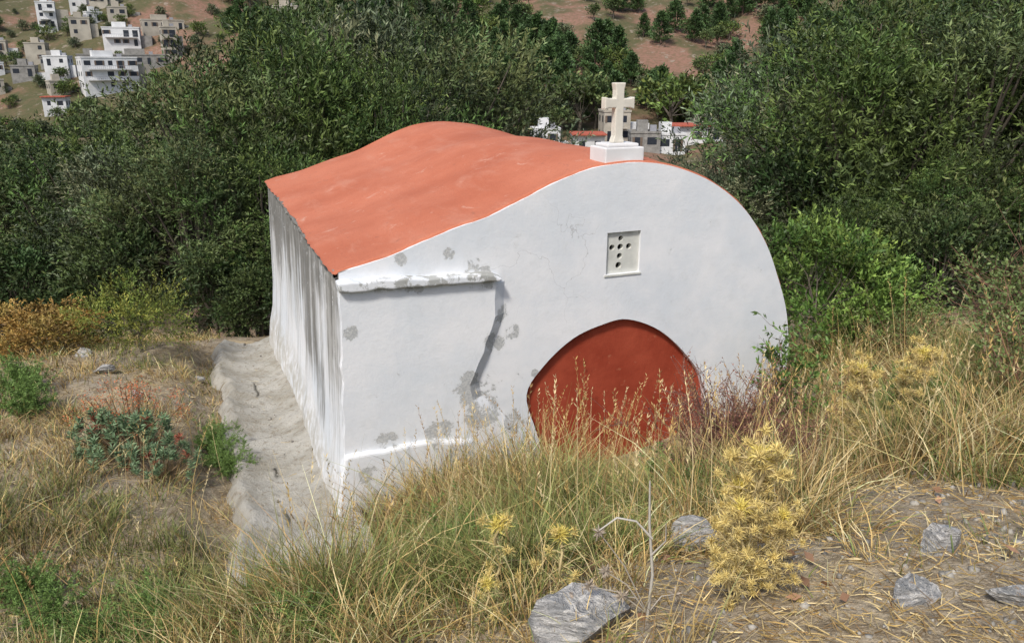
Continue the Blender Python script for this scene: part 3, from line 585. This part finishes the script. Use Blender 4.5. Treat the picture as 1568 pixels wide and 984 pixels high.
def thistle(name,H,n=26,heads=9,gcol=(.62,.49,.20)):
    a=Acc(); pts=[np.array([.025*math.sin(i),.02*math.cos(i*1.4),H*i/8]) for i in range(9)]; a.tube(pts,[.007]*8+[.004],(.50,.40,.20),6)
    for i in range(n):
        f=rng.uniform(.03,1); p=np.array([0,0,H*f]); an=rng.uniform(0,6.28); d=np.array([math.cos(an),math.sin(an),rng.uniform(-.1,.9)]); L=rng.uniform(.05,.15)*(1.15-.45*f)
        q=p+d*L; a.tube([p,(p+q)/2+[0,0,.01],q],[.003,.0025,.0015],(.55,.44,.22),4)
        k=30; t=rng.uniform(0,1,k)[:,None]; a.leaves(p+(q-p)*t,rdir(k)+d*.5,rng.uniform(.015,.045,k),.0038,np.array(gcol)*rng.uniform(.55,1.2,(k,1)))
        if rng.uniform()<heads/n or f>.93:
            k=80; a.leaves(np.repeat(q[None],k,0)+rng.normal(0,.006,(k,3)),rdir(k)+np.array([0,0,.5]),rng.uniform(.015,.045,k),.004,np.array([.76,.60,.22])*rng.uniform(.6,1.15,(k,1)))
    k=190; a.leaves(np.repeat(np.array([[0,0,H]]),k,0)+rng.normal(0,.010,(k,3)),rdir(k)+np.array([0,0,.4]),rng.uniform(.03,.065,k),.005,np.array([.78,.64,.16])*rng.uniform(.6,1.15,(k,1)))
    return a.mesh(name,[LM])
th=thistle('thistle',.58,60,24); th2=thistle('thistle_small',.40,20,4,(.36,.38,.14))
for x,y,s,m in [(.88,2.52,1.0,th),(.80,2.42,.72,th),(.97,2.48,.6,th),(.84,2.6,.8,th),(-.06,3.05,1.05,th2),(.2,2.85,.85,th2),(2.6,5.5,1.25,th),(2.9,5.2,1.2,th),(2.72,5.7,1.,th),(3.0,5.6,.9,th),(-.1,2.7,.6,th2)]:
    put('yellow_thistle',m,(x,y,tz(x,y)-.02),s,random.uniform(0,6))
a=Acc(); x,y=.50,2.45; z=tz(x,y)
a.tube([(x,y,z),(x+.01,y,z+.2),(x-.01,y+.01,z+.4),(x-.02,y,z+.58)],[.006,.006,.005,.003],(.46,.43,.37),6)
a.tube([(x,y,z+.35),(x-.06,y,z+.42),(x-.13,y-.01,z+.44),(x-.19,y-.01,z+.39)],[.005,.004,.004,.003],(.46,.43,.37),6)
a.tube([(x,y,z+.28),(x+.05,y,z+.34),(x+.04,y-.03,z+.43)],[.004,.003,.002],(.40,.37,.32),6)
for c_ in [(x-.19,y-.01,z+.38),(x-.22,y,z+.15),(x-.1,y-.02,z+.12),(x-.16,y+.02,z+.2),(x+.1,y+.02,z+.1)]:
    k=60; a.leaves(np.repeat(np.array([c_]),k,0),rdir(k),rng.uniform(.02,.04,k),.005,np.array([.36,.30,.23])*rng.uniform(.7,1.3,(k,1)))
    a.tube([(x,y,z+.03),(np.array(c_)+[x,y,z+.1])/2,c_],[.003,.003,.002],(.38,.34,.28),4)
put('dry_thistle',a.mesh('dry_thistle',[LM]))
a=Acc(); n=60; xx=rng.uniform(.3,2.2,n); yy=rng.uniform(2.3,4.8,n); a.leaves(np.stack([xx,yy,T(xx,yy)+.03],1),rng.normal(0,1,(n,3))*np.array([1,1,.3]),.06,.035,np.array([.30,.17,.10])*rng.uniform(.6,1.5,(n,1)))
put('fallen_leaves',a.mesh('fallen_leaves',[LM]))
# ------------------------------------------------------------ camera, light, sky
cam=bpy.data.cameras.new('camera'); cam.lens=27.76; cam.sensor_width=36; cam.clip_end=2000; cam.clip_start=.05
co=bpy.data.objects.new('camera',cam); co.location=(0,0,CAMZ); co.rotation_euler=(math.radians(90-17.7),0,0); link(co); scene.camera=co
sd=Vector((-.32,-.66,.88)).normalized()
su=bpy.data.lights.new('sun','SUN'); su.energy=3.25; su.angle=math.radians(8); su.color=(1,.96,.90)
so_=bpy.data.objects.new('sun',su); so_.rotation_euler=sd.to_track_quat('Z','Y').to_euler(); link(so_)
w=bpy.data.worlds.new('World'); scene.world=w; w.use_nodes=True; nt=w.node_tree
sk=nt.nodes.new('ShaderNodeTexSky'); sk.sky_type='NISHITA'; sk.sun_disc=False; sk.sun_elevation=math.asin(sd.z); sk.sun_rotation=math.atan2(sd.x,sd.y)%(2*math.pi)
sk.air_density=1.; sk.dust_density=2.5
nt.links.new(sk.outputs[0],nt.nodes['Background'].inputs[0]); nt.nodes['Background'].inputs[1].default_value=.15
scene.view_settings.view_transform='Standard'; scene.view_settings.look='None'; scene.view_settings.exposure=0
